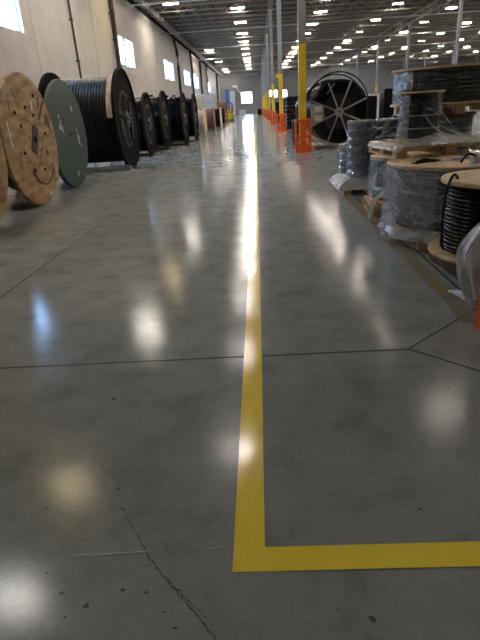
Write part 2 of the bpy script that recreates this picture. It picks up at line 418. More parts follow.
strip('floor_crack', wander((-.60, 1.50), (-.44, 1.26), 30, .006) + wander((-.437, 1.25), (-.15, .93), 40, .010), .0028, 'crack', 'dark hairline crack wandering toward bottom of picture', 'floor crack', jit=.9)
strip('floor_crack', wander((-.41, 1.215), (-.22, 1.03), 30, .014), .0022, 'crack', 'second hairline crack beside the first on the floor', 'floor crack', jit=.9)
sp = MB()
for (x, y, r) in [(-.605, 1.075, .010), (-.50, 1.13, .008), (-.70, 1.12, .009), (-.42, 1.12, .007), (-.78, 1.2, .006), (.28, 1.02, .012), (.18, 1.05, .005), (-.31, 1.0, .007), (-.64, 1.6, .008), (-.75, 1.75, .005), (-.9, 1.5, .006), (.55, 1.45, .007), (-.35, 1.05, .005), (-.66, 1.04, .005), (.72, 2.9, .012), (.95, 2.3, .008), (-.85, 2.3, .015)]:
    k = 9; vs = [(x+r*random.uniform(.6, 1.5)*math.cos(2*PI*i/k), y+r*random.uniform(.5, 1.1)*math.sin(2*PI*i/k), .0012) for i in range(k)]
    sp.add(vs, [tuple(range(k))])
o = sp.build('floor_speck', 'crack'); tag(o, 'small dark specks scattered over the near floor', 'speck'); o['kind'] = 'stuff'

# ---------------------------------------------------------------- columns and guards
def make_column():
    t = thing('steel_column', '', 'column')
    w = .11
    MB().box((-w, -w, 0), (w, w, 3.05)).box((-w-.004, -w-.004, 3.03), (w+.004, w+.004, 3.05)).build('painted_base', 'yellow', t)
    MB().box((-w, -w, 3.05), (w, w, 8.3)).build('upper_shaft', 'col', t)
    MB().box((-.2, -.2, 8.26), (.2, .2, 8.3)).build('cap_plate', 'col', t)
    return t
def make_guard():
    t = thing('column_guard', '', 'column guard'); h = .25; z1, z2, z3 = .98, .66, .24
    for nm, lo, hi in (('guard_half', -1, 0), ('guard_half', 0, 1)):
        mb = MB(); y0, y1 = (-h, -.004) if lo < 0 else (.004, h); ys = y0 if lo < 0 else y1; th = .05
        fy = (ys, ys+th) if lo < 0 else (ys-th, ys)
        def bx(a, b): mb.box(a, b)
        # broad face with windows
        bx((-h, fy[0], 0), (h, fy[1], z3))
        bx((-h, fy[0], z3+.18), (h, fy[1], z3+.28)); bx((-h, fy[0], z1-.09), (h, fy[1], z1))
        for a, b in ((-h, -h+.05), (-.085, .085), (h-.05, h)): bx((a, fy[0], z3), (b, fy[1], z1))
        # side faces
        for sx in (-h, h-th):
            bx((sx, y0, 0), (sx+th, y1, z3)); bx((sx, y0, z3+.18), (sx+th, y1, z3+.28)); bx((sx, y0, z1-.09), (sx+th, y1, z1))
        mb.build(nm, 'orange', t)
    MB().box((-h-.006, -h-.006, .45), (h+.006, h+.006, .48)).build('strap', 'orange', t)
    return t
c0 = make_column(); ck = kids_of(c0); g0 = make_guard(); gk = kids_of(g0)
used_c = False
for i in range(9):
    y = 2.80 + 14.05*i if i else 2.80; x = 1.44 if i else 1.63
    lab = '%s column of the yellow based row beside the aisle' % ordn[i]
    gl = 'orange plastic guard around the %s yellow column' % ordn[i]
    if i == 0: c0.location = (x, y, 0); c0['label'] = lab; c0['group'] = 'aisle columns'; g0.location = (x, y, 0); g0['label'] = gl; g0['group'] = 'orange column guards'
    else:
        copy_tree(c0, ck, (x, y, 0), 0, lab, 'aisle columns'); copy_tree(g0, gk, (x, y, 0), 0, gl, 'orange column guards')
for r, x in enumerate(colX[1:]):
    for i in range(1, 9):
        copy_tree(c0, ck, (x, 2.8+14.05*i, 0), 0, '%s column of the %s row right of the aisle columns' % (ordn[i], ordn[r]), 'columns deeper in the hall')
# small yellow bracket on second column
tag(MB().box((-.28, -.1, 0), (-.116, .1, .20)).build('junction_box', 'yellow'), 'small yellow box fixed high on the second aisle column', 'junction box').location = (1.44, 2.8+28.1, 2.85)

def smooth_pts(ps, n=5):
    ps = [Vector(p) for p in ps]; out = []
    for i in range(len(ps)-1):
        p0, p1, p2, p3 = ps[max(i-1, 0)], ps[i], ps[i+1], ps[min(i+2, len(ps)-1)]
        for k in range(n):
            u = k/n; out.append(.5*((2*p1) + (p2-p0)*u + (2*p0-5*p1+4*p2-p3)*u*u + (3*p1-p0-3*p2+p3)*u**3))
    return out + [ps[-1]]
# ---------------------------------------------------------------- standing reels (axis across the aisle)
def steel_reel(x, y, R, W, label, drum=.84, turns=26, cab='cable', hub=.42, ribs=24, wrap=False):
    t = thing('cable_reel', label, 'cable reel', (x, y, 0), 0, 'black steel cable reels along the left wall')
    t.rotation_euler = (0, 0, 0); c = (0, 0, R)
    for side in (0, 1):
        s = -1 if side == 0 else 1; xo = 0 if side == 0 else -W
        # outer rim ring + dished web
        f = MB().lathe([(xo+s*.00, R), (xo+s*.08, R), (xo+s*.08, R-.035), (xo+s*.075, R-.05), (xo+s*.075, R*hub+.10), (xo+s*.045, R*hub+.10), (xo+s*.045, R-.05), (xo, R-.035)], 'x', 72, c)
        fo = f.build('flange', 'steel', t)
        MB().lathe([(xo-s*.004, R+.004), (xo+s*.02, R+.004), (xo+s*.02, R-.03), (xo-s*.004, R-.03)], 'x', 72, c).build('rim', 'rim', fo)
        web = MB()
        for k in range(ribs):
            a = 2*PI*k/ribs + .06; r0, r1 = R*.16, R*hub+.12
            web.bar((xo+s*.085, r0*math.cos(a), R+r0*math.sin(a)), (xo+s*.04, r1*math.cos(a), R+r1*math.sin(a)), .035, .05)
        web.lathe(ring(xo+s*.03, xo+s*.08, R*hub+.04, R*hub+.14), 'x', 48, c)
        web.lathe([(xo+s*.12, .10), (xo+s*.14, .10), (xo+s*.16, R*hub+.1), (xo+s*.13, R*hub+.1)], 'x', 48, c)
        web.build('web_ribs', 'webs', t)
        if side == 0:
            hb = MB().lathe(ring(-.16, .03, .045, .15), 'x', 24, c).lathe(ring(-.03, .015, .15, .22), 'x', 24, c)
            hb.build('hub', 'hubs', t)
            b = MB()
            for a in (.9, 2.2+.8, 5.2): b.bar((.02, .1*math.cos(a), R+.1*math.sin(a)), (-.02, (R*hub+.1)*math.cos(a), R+(R*hub+.1)*math.sin(a)), .045, .045)
            b.build('drive_arm', 'rim', t)
    MB().lathe(scallop(-W+.12, -.12, R*drum, turns, .045*min(1, 22/turns)*R/1.3, R*.45), 'x', 72, c).build('cable_winding', cab, t)
    if wrap:
        MB().lathe(ring(-.27, -.125, R*drum+.012, R*drum+.03), 'x', 30, c, a0=PI*.46, a1=PI*.98, wob=lambda a, q: .02*noise.noise(Vector((a*5, q*9, 1)))).build('paper_wrap', 'kraft', t)
    return t
steel_reel(-3.62, 15.03, 1.31, 2.0, 'largest black steel reel of ribbed cable behind the green reel', .85, 22, 'cablew', .46, 30, True)
mb = MB().box((-2.0, -.5, 0), (.1, -.36, .07)).box((-2.0, .36, 0), (.1, .5, .07)).box((-.04, -.5, .0), (.1, .5, .03))
# low chocks
for nm, (x, y) in {'front': (0, 0)}.items():
    ch = MB()
    ch.add([(-5.5, 14.35, 0), (-5.5, 14.62, 0), (-5.5, 14.35, .14), (-3.55, 14.35, 0), (-3.55, 14.62, 0), (-3.55, 14.35, .14)], [(0, 2, 1), (3, 4, 5), (0, 1, 4, 3), (0, 3, 5, 2), (1, 2, 5, 4)])
    tag(ch.build('wheel_chock', 'frame'), 'long grey wedge chock under the largest black reel', 'chock')
steel_reel(-3.90, 19.45, 1.07, 1.5, 'black reel next behind the largest black reel', .86, 34, 'cable', .5, 20)
steel_reel(-3.76, 22.23, 1.13, 1.5, 'second smaller black reel in the wall row', .82, 34, 'cable2', .5, 20)
r3 = steel_reel(-3.26, 24.60, 1.11, 1.5, 'third smaller black reel with slack cables over its top', .84, 30, 'cable2', .5, 20)
steel_reel(-3.04, 26.95, 1.11, 1.4, 'fourth smaller black reel beside the silver coil reel', .80, 34, 'cable', .5, 20)
MB().tube([(-.64, .55, 2.02), (-.49, .15, 2.12), (-.34, -.3, 2.10), (-.24, -.9, 1.6), (-.19, -1.1, .9), (-.24, -1.12, .3)], .03, 8).build('slack_cable', 'cable', r3)
for y, x in ((20.0, -3.8), (22.8, -3.66), (25.2, -3.2), (27.55, -2.95)):
    tag(MB().box((x-1.5, y-.45+.05, 0), (x+.02, y-.45+.2, .06)).build('floor_skid', 'darkwood'), {20.0: 'flat wooden skid board at foot of first smaller black reel', 22.8: 'flat wooden skid board at foot of second smaller reel', 25.2: 'flat wooden skid board at foot of third smaller reel', 27.55: 'flat wooden skid board at foot of fourth smaller reel'}[y], 'board')

def board_reel(x, y, R, W, label, fmat, emat, cab, drum=.62, cabr=None, group='wooden flange reels', T=.09, plain=False, rz=0):
    t = thing('cable_reel', label, 'cable reel', (x, y, 0), rz, group); c = (0, 0, R)
    for side in (0, 1):
        xo = 0 if side == 0 else -W + T
        f = MB().lathe([(xo, .03), (xo, R-.012), (xo-.012, R), (xo-T+.012, R), (xo-T, R-.012), (xo-T, .03)], 'x', 72, c).build('flange', fmat, t)
        MB().lathe(ring(xo-T*.55, xo-T*.45, R-.01, R+.003), 'x', 72, c).build('edge_groove', emat, f)
    MB().lathe(scallop(-W+T, -T, R*drum, max(6, int((W-2*T)/.05)), .02, R*.2), 'x', 64, c).build('cable_winding', cab, t)
    return t
def face_box(t, R, y, z, w, h, rot, name, mat, d=.012, x=0.0, label=None):
    m = Matrix.Translation((x, y, z)) @ Matrix.Rotation(rot, 4, 'X')
    o = MB().box((-.004, -w/2, -h/2), (d, w/2, h/2), m).build(name, mat, t)
    if label: o['label'] = label
    return o
w1 = board_reel(-3.96, 9.2, 1.10, 1.25, 'large bare plywood reel face with a dark metal centre plate', 'wood', 'woodedge', 'cable')
# face hardware (y measured along the face, z up)
face_box(w1, 1.1, .10, 1.12, .20, .50, -.60, 'arbor_plate', 'black')
MB().lathe([(-.002, .001), (-.002, .06), (.016, .06), (.016, .001)], 'x', 24, (0, .10, 1.12)).build('arbor_hole', 'steel', w1)
for (y, z) in [(.39, 1.84), (-.03, 1.65), (-.47, 1.57), (-.35, 1.36), (-.41, .93), (.55, .87), (-.13, .62), (.28, .59), (.24, 1.52), (.62, 1.2)]:
    MB().lathe([(-.002, .001), (-.002, .034), (.010, .028), (.012, .001)], 'x', 12, (0, y, z)).build('bolt', 'steel', w1)
for (y, z, w_, h_, rr) in [(.62, 1.60, .07, .46, -.85), (.78, 1.42, .16, .18, -.4), (.55, 1.72, .05, .22, -.5), (.86, 1.33, .08, .14, .4)]:
    face_box(w1, 1.1, y, z, w_, h_, rr, 'stain_patch', 'darkwood', .003, label='dark burn like stain')
face_box(w1, 1.1, .24, 1.68, .07, .16, -.1, 'paper_label', 'white', .004)
face_box(w1, 1.1, -.82, 1.24, .05, .40, .05, 'paper_label', 'white', .004)
face_box(w1, 1.1, .36, .14, .12, .07, .4, 'paper_label', 'white', .004)
for k, (y, z, w, h, r) in enumerate([(.30, .92, .02, .70, -.75), (-.35, 1.80, .018, .32, .5), (-.62, 1.72, .015, .25, -.3), (.0, 1.42, .015, .34, .9), (-.2, 1.2, .012, .3, 1.2), (.7, .5, .014, .3, .2), (-.6, .8, .014, .34, -.15)]):
    face_box(w1, 1.1, y, z, w, h, r, 'scratch_mark', 'darkwood', .003)
MB().tube(smooth_pts([(.004, -.22, .60), (.004, -.12, .46), (.004, .08, .36), (.004, .30, .34), (.004, .52, .42), (.004, .68, .55)]), .014, 6).build('rope_groove', 'darkwood', w1)

gr = board_reel(-4.07, 11.42, 1.10, 1.35, 'green painted wooden reel face with faded white markings', 'green', 'darkwood', 'cable')
MB().lathe([(-.002, .001), (-.002, .06), (.012, .06), (.012, .001)], 'x', 24, (0, .12, 1.12)).build('arbor_hole', 'black', gr)
for (y, z) in [(-.25, .85), (.40, .82), (-.2, 1.45), (.45, 1.4), (.1, .62), (.12, 1.65), (.3, 1.12), (-.05, 1.0)]:
    MB().lathe([(-.002, .001), (-.002, .025), (.008, .02), (.010, .001)], 'x', 10, (0, y, z)).build('bolt', 'black', gr)
for (y, z, w, h, r) in [(.38, 1.62, .05, .13, .1), (-.42, 1.30, .035, .22, 0), (-.50, 1.28, .05, .10, .2), (-.34, 1.22, .02, .16, .1), (.55, .98, .05, .20, -.2), (.48, 1.08, .02, .30, -.1), (.62, .85, .04, .08, 0), (.12, .28, .05, .12, .2), (-.47, 1.48, .04, .07, .1)]:
    face_box(gr, 1.09, y, z, w, h, r, 'stencil_mark', 'white', .003)
# edge reel at far left
w0 = board_reel(-3.88, 6.88, 1.05, 1.25, 'second bare wooden reel cut off by the picture edge', 'wood', 'woodedge', 'cable')
for (y, z) in [(.45, 1.3), (.5, .8), (.2, .5), (.1, 1.2)]: MB().lathe([(-.002, .001), (-.002, .03), (.010, .024), (.012, .001)], 'x', 12, (0, y, z)).build('bolt', 'steel', w0)
# small reels farther down
sr = board_reel(-3.10, 32.6, .78, 1.0, 'small pale wooden reel wound with silvery coil', 'disc', 'woodedge', 'silver', .80, group='small reels along the left wall')
for q in (-.35, -.6): MB().lathe(ring(q, q-.1, .78*.81, .78*.83), 'x', 40, (0, 0, .78)).build('white_band', 'white', sr)
board_reel(-3.05, 39.0, .80, 1.3, 'reddish brown reel behind the silvery coil reel', 'copper', 'woodedge', 'copper', .85, group='small reels along the left wall')
board_reel(-2.92, 44.8, .78, 1.9, 'black wound reel with one pale wooden flange', 'disc', 'woodedge', 'cable', .9, group='small reels along the left wall')
board_reel(-3.05, 53.5, .78, 1.4, 'farthest black wound reel in the left wall row', 'darkwood', 'woodedge', 'cable', .9, group='small reels along the left wall')

# ---------------------------------------------------------------- far left clutter
def cartons(x, y, w, d, h, n, lab, mat='carton'):
    t = thing('pallet_load', lab, 'pallet load', (x, y, 0))
    p = MB(); pallet_geo(p, w, d); p.build('pallet', 'pallet', t)
    hh = (h - .13)/n
    for k in range(n): MB().box((-w/2+.02, -d/2+.02, .131+hh*k), (w/2-.02, d/2-.02, .131+hh*(k+1)-.012)).build('carton', mat, t)
    return t
def pallet_geo(mb, w, d, z=0.0, h=.13, n=6):
    bw = w/(n*1.35)
    for k in range(n):
        x = -w/2 + (w-bw)*k/(n-1); mb.box((x, -d/2, z+h-.02), (x+bw, d/2, z+h)); 
    for k in (0, .5, 1):
        x = -w/2 + (w-.12)*k; mb.box((x, -d/2, z), (x+.12, d/2, z+.018))
        for j in (0, .5, 1):
            y = -d/2 + (d-.12)*j; mb.box((x, y, z+.018), (x+.12, y+.12, z+h-.038))
    for j in (0, .5, 1):
        y = -d/2 + (d-.12)*j; mb.box((-w/2, y, z+h-.038), (w/2, y+.12, z+h-.02))
cartons(-5.6, 49, 1.7, 1.4, 2.6, 3, 'tall pale carton stack behind the black wound reels')
cartons(-6.6, 43, 1.5, 1.3, 2.5, 3, 'pale carton stack against the wall behind brown reel')
cartons(-5.2, 58.5, 1.9, 1.6, 3.0, 4, 'tallest pale carton stack by the left wall')
cartons(-4.4, 68, 1.8, 1.2, 2.1, 4, 'brown carton stack beside the small yellow truck', 'brown')
cartons(-5.6, 74, 1.6, 1.2, 2.4, 4, 'far brown carton stack against the left wall', 'brown')
cartons(-2.3, 90, 1.1, 1.0, 1.15, 2, 'low pale load near the end of the aisle')
cartons(-4.6, 92, 1.5, 1.2, 1.3, 2, 'low brown load near the end of the aisle', 'brown')
for x, y, R, lb in ((-3.3, 78, .5, 'small dark drum left of the aisle far away'), (1.0, 96, .6, 'dark drum near the aisle end by end wall')):
    board_reel(x, y, R, .8, lb, 'darkwood', 'woodedge', 'cable', .9, group='far dark reels')
fk = thing('pallet_truck', 'small yellow lift truck parked far down the left side', 'lift truck', (-3.2, 64.5, 0))
MB().box((-.45, 0, .25), (.45, 1.3, .95)).box((-.42, .7, .95), (.42, 1.3, 1.25)).build('body', 'yellow', fk)
MB().box((-.42, .05, 2.0), (.42, 1.1, 2.06)).bar((-.38, .1, .9), (-.38, .1, 2.0), .05).bar((.38, .1, .9), (.38, .1, 2.0), .05).bar((-.38, 1.05, 1.2), (-.38, 1.05, 2.0), .05).bar((.38, 1.05, 1.2), (.38, 1.05, 2.0), .05).build('overhead_guard', 'black', fk)
MB().box((-.35, -.12, .05), (-.27, 0, 2.1)).box((.27, -.12, .05), (.35, 0, 2.1)).box((-.35, -.1, 1.0), (.35, -.04, 1.08)).build('mast', 'black', fk)
MB().box((-.25, -1.1, .04), (-.13, -.1, .08)).box((.13, -1.1, .04), (.25, -.1, .08)).build('fork', 'steel', fk)
for x in (-.45, .35):
    for y in (.25, 1.05): MB().lathe(ring(x, x+.12, .05, .24), 'x', 20, (0, y, .24)).build('wheel', 'rubber', fk)
dr = struct('door_1', MB().box((-7.1, Y1-.06, 0), (-6.2, Y1-.005, 5.6)), 'bluedoor', 'tall blue door panel in the far left corner', 'door')
struct('door_2', MB().box((-6.15, Y1-.06, 0), (-4.9, Y1-.005, 5.2)), 'paledoor', 'pale blue door panel beside the blue door', 'door')
dl = thing('dock_light', 'white dock lamp on slanting arm left of end window', 'dock light', (-4.7, Y1-1.2, 5.95))
MB().lathe([(0, .02), (.35, .12), (.45, .5), (0, .62), (-.1, .55), (.1, .1)], 'z', 20, (0, 0, 0)).build('lamp_shade', 'white', dl)
MB().bar((0, 0, .1), (1.35, 1.1, -1.5), .18, .12).build('arm', 'white', dl)

# ---------------------------------------------------------------- right side: flat spools, coils, film
def flat_spool(name, x, y, z0, z1, Rt, Rb, Rd, label, cab='cable', disc='disc', T=.035, turns=14, group='flat spools beside the aisle', tails=(), rz=0, base=None):
    t = thing(name, label, 'cable spool', (x, y, z0), rz, group); h = z1 - z0
    for zz, R in ((0, Rb), (h-T, Rt)):
        d = MB().lathe([(zz, .04), (zz, R-.006), (zz+.006, R), (zz+T-.006, R), (zz+T, R-.006), (zz+T, .04)], 'z', 72).build('disc', disc, t)
        if zz > 0: MB().lathe([(zz+T-.002, .0405), (zz+T+.004, .0405), (zz+T+.004, .075), (zz+T-.002, .075)], 'z', 24).build('bushing', 'steel', d)
    MB().lathe(scallop(T, h-T, Rd, turns, min(.03, h/turns*.35), .06), 'z', 72).build('cable_winding', cab, t)
    for pts in tails: MB().tube(pts, .011, 7).build('cable_tail', 'cable', t)
    return t
def film(t, R, z0, z1, mat='film', amp=.02, seg=96, n=16, flare=0.0, R2=None, seed=0, a0=0, a1=2*PI, name='stretch_film', sc=0):
    vs = []; fs = []; R2 = R2 or R
    full = abs(a1-a0-2*PI) < 1e-6; m = seg if full else seg+1
    for j in range(m):
        a = a0 + (a1-a0)*j/seg
        for i in range(n+1):
            u = i/n; r = R + (R2-R)*u + flare*(1-u)**6*(.6+.6*noise.noise(Vector((a*2.2, seed, 3))))
            r += amp*(.5 + noise.noise(Vector((math.cos(a)*3+seed, math.sin(a)*3, u*5)))) + amp*.6*noise.noise(Vector((math.cos(a)*9, math.sin(a)*9+seed, u*14)))
            if sc: r -= .022*(1-abs(math.sin(PI*sc*u)))**2
            z = z0 + (z1-z0)*u + (flare*.3*noise.noise(Vector((math.cos(a)*2.5, math.sin(a)*2.5, seed))) if i == 0 else 0)
            vs.append((r*math.cos(a), r*math.sin(a), max(z, .006 - t.location.z)))
    for j in range(seg):
        j2 = (j+1) % m
        for i in range(n): fs.append((j*(n+1)+i, j2*(n+1)+i, j2*(n+1)+i+1, j*(n+1)+i+1))
    return MB().add(vs, fs, True).build(name, mat, t)
def loop(pts): return pts
def pallet(x, y, z, w, d, rz, label, h=.13, mat='pallet', n=6):
    t = thing('wooden_pallet', label, 'pallet', (x, y, z), rz, 'wooden pallets on the right')
    b = MB(); bw = w/(n*1.35)
    for k in range(n):
        xx = -w/2 + (w-bw)*k/(n-1); MB().box((xx, -d/2, h-.02), (xx+bw, d/2, h)).build('deck_board', mat, t)
    for k in (0, .5, 1):
        xx = -w/2 + (w-.12)*k; MB().box((xx, -d/2, 0), (xx+.12, d/2, .018)).build('skid_board', mat, t)
        for j in (0, .5, 1):
            yy = -d/2 + (d-.12)*j; MB().box((xx, yy, .018), (xx+.12, yy+.12, h-.038)).build('block', mat, t)
    for j in (0, .5, 1):
        yy = -d/2 + (d-.12)*j; MB().box((-w/2, yy, h-.038), (w/2, yy+.12, h-.02)).build('stringer', mat, t)
    return t

# E: big wrapped spool on its pallet
pallet(2.06, 5.52, 0, 1.15, 1.1, .12, 'wooden pallet under the big film wrapped wood topped spool')
E_ = flat_spool('cable_spool', 2.05, 5.47, .13, .80, .69, .66, .60, 'big wood topped spool wrapped in clear film under the raised pallet', 'cable2', turns=15,
    tails=[smooth_pts([(-.62, .05, .60), (-.45, -.25, .685), (-.30, -.30, .70), (-.22, -.15, .69), (-.35, -.05, .682)]),
           smooth_pts([(-.1, -.40, .682), (-.05, -.44, .76), (.05, -.46, .72), (.12, -.52, .68), (.14, -.60, .682)]),
           smooth_pts([(-.45, -.15, .682), (-.35, -.12, .70), (-.28, -.2, .682)])])
film(E_, .675, .02, .62, 'film', .012, seed=21, a0=PI*.95, a1=PI*1.32, seg=40, name='film_overlap_sheen')
film(E_, .70, -.10, .66, 'film', .018, flare=.03, seed=1)
MB().lathe([(-.06, .70), (.05, .72), (.0, .745), (-.05, .735)], 'z', 90, wob=lambda a, q: .05*noise.noise(Vector((math.cos(a)*6, math.sin(a)*6, q*9)))).build('bunched_film', 'filmthick', E_)
fr_ = MB().tube([(-.27, 0, 0), (.0, .01, .0), (.30, 0, 0)], .035, 12).build('film_roll', 'filmthick'); fr_.location = (2.28, 5.02, .836); fr_.rotation_euler = (0, 0, .15)
tag(fr_, 'rolled up clear film lying on the big wood disc', 'film roll')
pp = MB().box((-.13, -.05, 0), (.13, .05, .02)).build('folded_paper', 'white'); pp.location = (2.08, 5.42, .802); pp.rotation_euler = (0, 0, .2)
tag(pp, 'small folded white sheet lying on the big wood disc', 'paper')
# F: black spool in front
F_ = flat_spool('cable_spool', 2.0, 4.20, .17, .79, .50, .555, .46, 'glossy black cable spool with pale wooden discs nearest the camera', 'cable', turns=17,
    tails=[smooth_pts([(-.40, -.02, .625), (-.45, -.06, .66), (-.51, -.12, .58), (-.535, -.14, .35), (-.52, -.14, .12), (-.485, -.12, .07)]),
           smooth_pts([(-.05, -.18, .622), (-.06, -.22, .66), (-.12, -.30, .67), (-.20, -.42, .63), (-.27, -.475, .45), (-.33, -.47, .25)])])
for k, (x, y) in enumerate(((-.3, -.15), (.1, .2), (.1, -.3))):
    pass
sk = thing('wooden_pallet', 'low dark wooden skid under the glossy black spool', 'pallet', (2.0, 4.2, 0), .1, 'wooden pallets on the right')
for x in (-.34, .0, .34): MB().box((x-.05, -.42, 0), (x+.05, .42, .15)).build('stringer', 'darkwood', sk)
for y in (-.30, 0, .30): MB().box((-.42, y-.06, .15), (.42, y+.06, .168)).build('deck_board', 'darkwood', sk)
# B: spool behind, dark lower half
pallet(1.93, 7.02, 0, .9, .9, -.1, 'wooden pallet under the spool draped with torn film')
B_ = flat_spool('cable_spool', 1.93, 7.0, .13, .72, .43, .42, .38, 'dark spool draped with torn film between stack and big spool', 'cable2', turns=10)
film(B_, .43, .1, .60, 'filmblue', .02, seed=5, flare=.02)
MB().tube(smooth_pts([(-.40, -.30, .42), (-.46, -.42, .25), (-.38, -.55, .22), (-.52, -.62, .08), (-.55, -.66, -.10)]), .03, 8).build('torn_film', 'strand', B_)
# C: raised pallet across tops
C_ = pallet(2.10, 6.38, .80, 1.25, 1.0, .10, 'raised wooden pallet laid across the spools under the black reel')
mbf = MB()
for i in range(14):
    a = -.6 + 1.25*i/13; mbf.bar((a, -.53 + random.uniform(-.02, .02), .135), (a + .2, -.50, .02 + random.uniform(0, .06)), .03, .003)
# film skin over the raised pallet
vs = []; fs = []; nx, ny = 26, 20
for i in range(nx+1):
    for j in range(ny+1):
        u = i/nx*2-1; v = j/ny*2-1; x = u*.66; y = v*.54; d = math.hypot(x, y)
        z = .140 + .10*max(0, 1-d/.45) + .012*noise.noise(Vector((x*8, y*8, 2)))
        if max(abs(u), abs(v)) > .93: z -= .012 + (.05 if u < -.9 else 0)
        vs.append((x, y, z))
for i in range(nx):
    for j in range(ny): fs.append((i*(ny+1)+j, (i+1)*(ny+1)+j, (i+1)*(ny+1)+j+1, i*(ny+1)+j+1))
fl = MB().add(vs, fs, True).build('stretch_film', 'filmthick', C_)
# D: black reel on the raised pallet
D_ = flat_spool('cable_spool', 1.92, 6.42, .945, 1.475, .27, .24, .225, 'slim black spool standing on raised pallet, strands of film around base', 'cable2', turns=12, T=.022)
film(D_, .245, .02, .52, 'filmgrey', .008, seed=9)
film(D_, .252, .02, .50, 'filmblue', .006, seed=10, a0=PI*1.08, a1=PI*1.27, seg=20, name='film_overlap_sheen')  # blue window highlight on the spool's left, painted as a pale film arc
mbs = MB()
for k in range(16):
    a = random.uniform(0, 2*PI); b = a + random.uniform(.3, .8); r2 = random.uniform(.42, .6)
    z = random.uniform(.10, .42)
    mbs.tube([(.245*math.cos(a), .245*math.sin(a), z), (.38*math.cos((a+b)/2), .33*math.sin((a+b)/2), z*.45+.02), (r2*math.cos(b)*1.1, r2*math.sin(b)*.85, .022)], .003, 5)
mbs.build('film_strand', 'strand', D_)['kind'] = 'stuff'
for ring_z in (.13, .27):
    MB().lathe(ring(ring_z, ring_z+.010, .247, .250), 'z', 48, wob=lambda a, q: .0).build('film_band', 'strand', D_)

# A: wrapped coil stacks on a pallet
pallet(1.83, 8.85, 0, .92, 1.05, 0, 'wooden pallet under the tall blue film wrapped coils', n=5)
def coil_stack(x, y, z, R, n, h, label, mat, filmm, sd):
    t = thing('coil_stack', label, 'coil stack', (x, y, z), 0, 'film wrapped coil stacks')
    for k in range(n):
        zz = h*k; MB().lathe([(zz+.004, R*.45), (zz+.004, R*.84), (zz+h*.25, R*.97), (zz+h*.75, R*.97), (zz+h-.004, R*.84), (zz+h-.004, R*.45)], 'z', 48).build('coil', mat, t)
    film(t, R*1.01, .0, h*n+.01, filmm, .008, 64, n*6, seed=sd, sc=n)
    MB().lathe([(h*n+.005, .005), (h*n+.012, R*.5), (h*n+.004, R*1.03), (h*n-.02, R*1.04), (h*n-.0, R*.5), (h*n-.0, .005)], 'z', 48, wob=lambda a, q: .004*noise.noise(Vector((a*4, q*9, sd)))).build('film_cap', 'filmthick', t)
    return t
coil_stack(1.66, 8.62, .131, .205, 8, .124, 'tall wrapped blue coil stack at the pallet front corner', 'bluecoil', 'filmblue', 3)
coil_stack(2.10, 8.62, .131, .20, 8, .124, 'greyish wrapped coil stack right of the tall blue one', 'greycoil', 'filmgrey', 4)
coil_stack(1.56, 9.10, .131, .15, 5, .12, 'short blue coil stack behind the tall blue one', 'bluecoil', 'filmblue', 6)
coil_stack(2.02, 9.12, .131, .20, 7, .124, 'wrapped coil stack at the pallet rear corner', 'greycoil', 'filmgrey', 8)
vs = []; fs = []; nn = 80                                           # bunched film skirt round the pallet
sk_ = []
for i in range(nn):
    a = 2*PI*i/nn; cx, sy = math.cos(a), math.sin(a); q = max(abs(cx), abs(sy)); bx_, by_ = cx/q*.47, sy/q*.53
    for (k, z) in ((.74, .27), (.93, .22), (1.04, .17), (1.12, .13), (1.17, .095)):
        w_ = noise.noise(Vector((bx_*7, by_*7, z*9)))*.05
        vs.append((bx_*(k+w_), by_*(k+w_), z + .03*noise.noise(Vector((bx_*9, by_*9, k*4))) if z > .1 else z+.004))
for i in range(nn):
    for j in range(4): fs.append((i*5+j, i*5+j+1, ((i+1) % nn)*5+j+1, ((i+1) % nn)*5+j))
sk2 = MB().add(vs, fs, True).build('film_skirt', 'filmthick'); sk2.location = (1.83, 8.85, 0)
tag(sk2, 'loose crumpled film gathered round the pallet of coils', 'plastic film')

# H: rear tower
pallet(2.86, 8.32, 0, .95, .95, 0, 'bottom wooden pallet of the tall rear spool tower')
H1 = flat_spool('cable_spool', 2.86, 8.32, .131, 1.16, .46, .46, .43, 'lower grey film wrapped spool of the tall rear tower', 'greycoil', turns=12, disc='darkwood')
film(H1, .465, .0, 1.0, 'filmgrey', .012, seed=12)
pallet(2.90, 8.30, 1.162, 1.32, 1.1, 0, 'middle wooden pallet between two spools of rear tower')
H2 = flat_spool('cable_spool', 2.86, 8.34, 1.295, 1.79, .80, .79, .74, 'wide dark film wrapped spool on top of the rear tower', 'cable2', turns=8, T=.028)
film(H2, .76, .03, .47, 'filmgrey', .006, seed=14)
film(H2, .768, .03, .46, 'filmblue', .006, seed=16, a0=PI*.98, a1=PI*1.2, seg=24, name='film_overlap_sheen')  # narrow bluish arc: sheen on the film's left side put in as colour
pallet(3.98, 7.4, 0, 1.2, 1.1, 0, 'bottom wooden pallet at the far right edge')
K1 = flat_spool('cable_spool', 3.98, 7.4, .131, 1.1, .55, .55, .5, 'wrapped dark spool at right edge beyond the rear tower', 'cable', turns=12)
film(K1, .57, .0, .95, 'film', .02, seed=17)

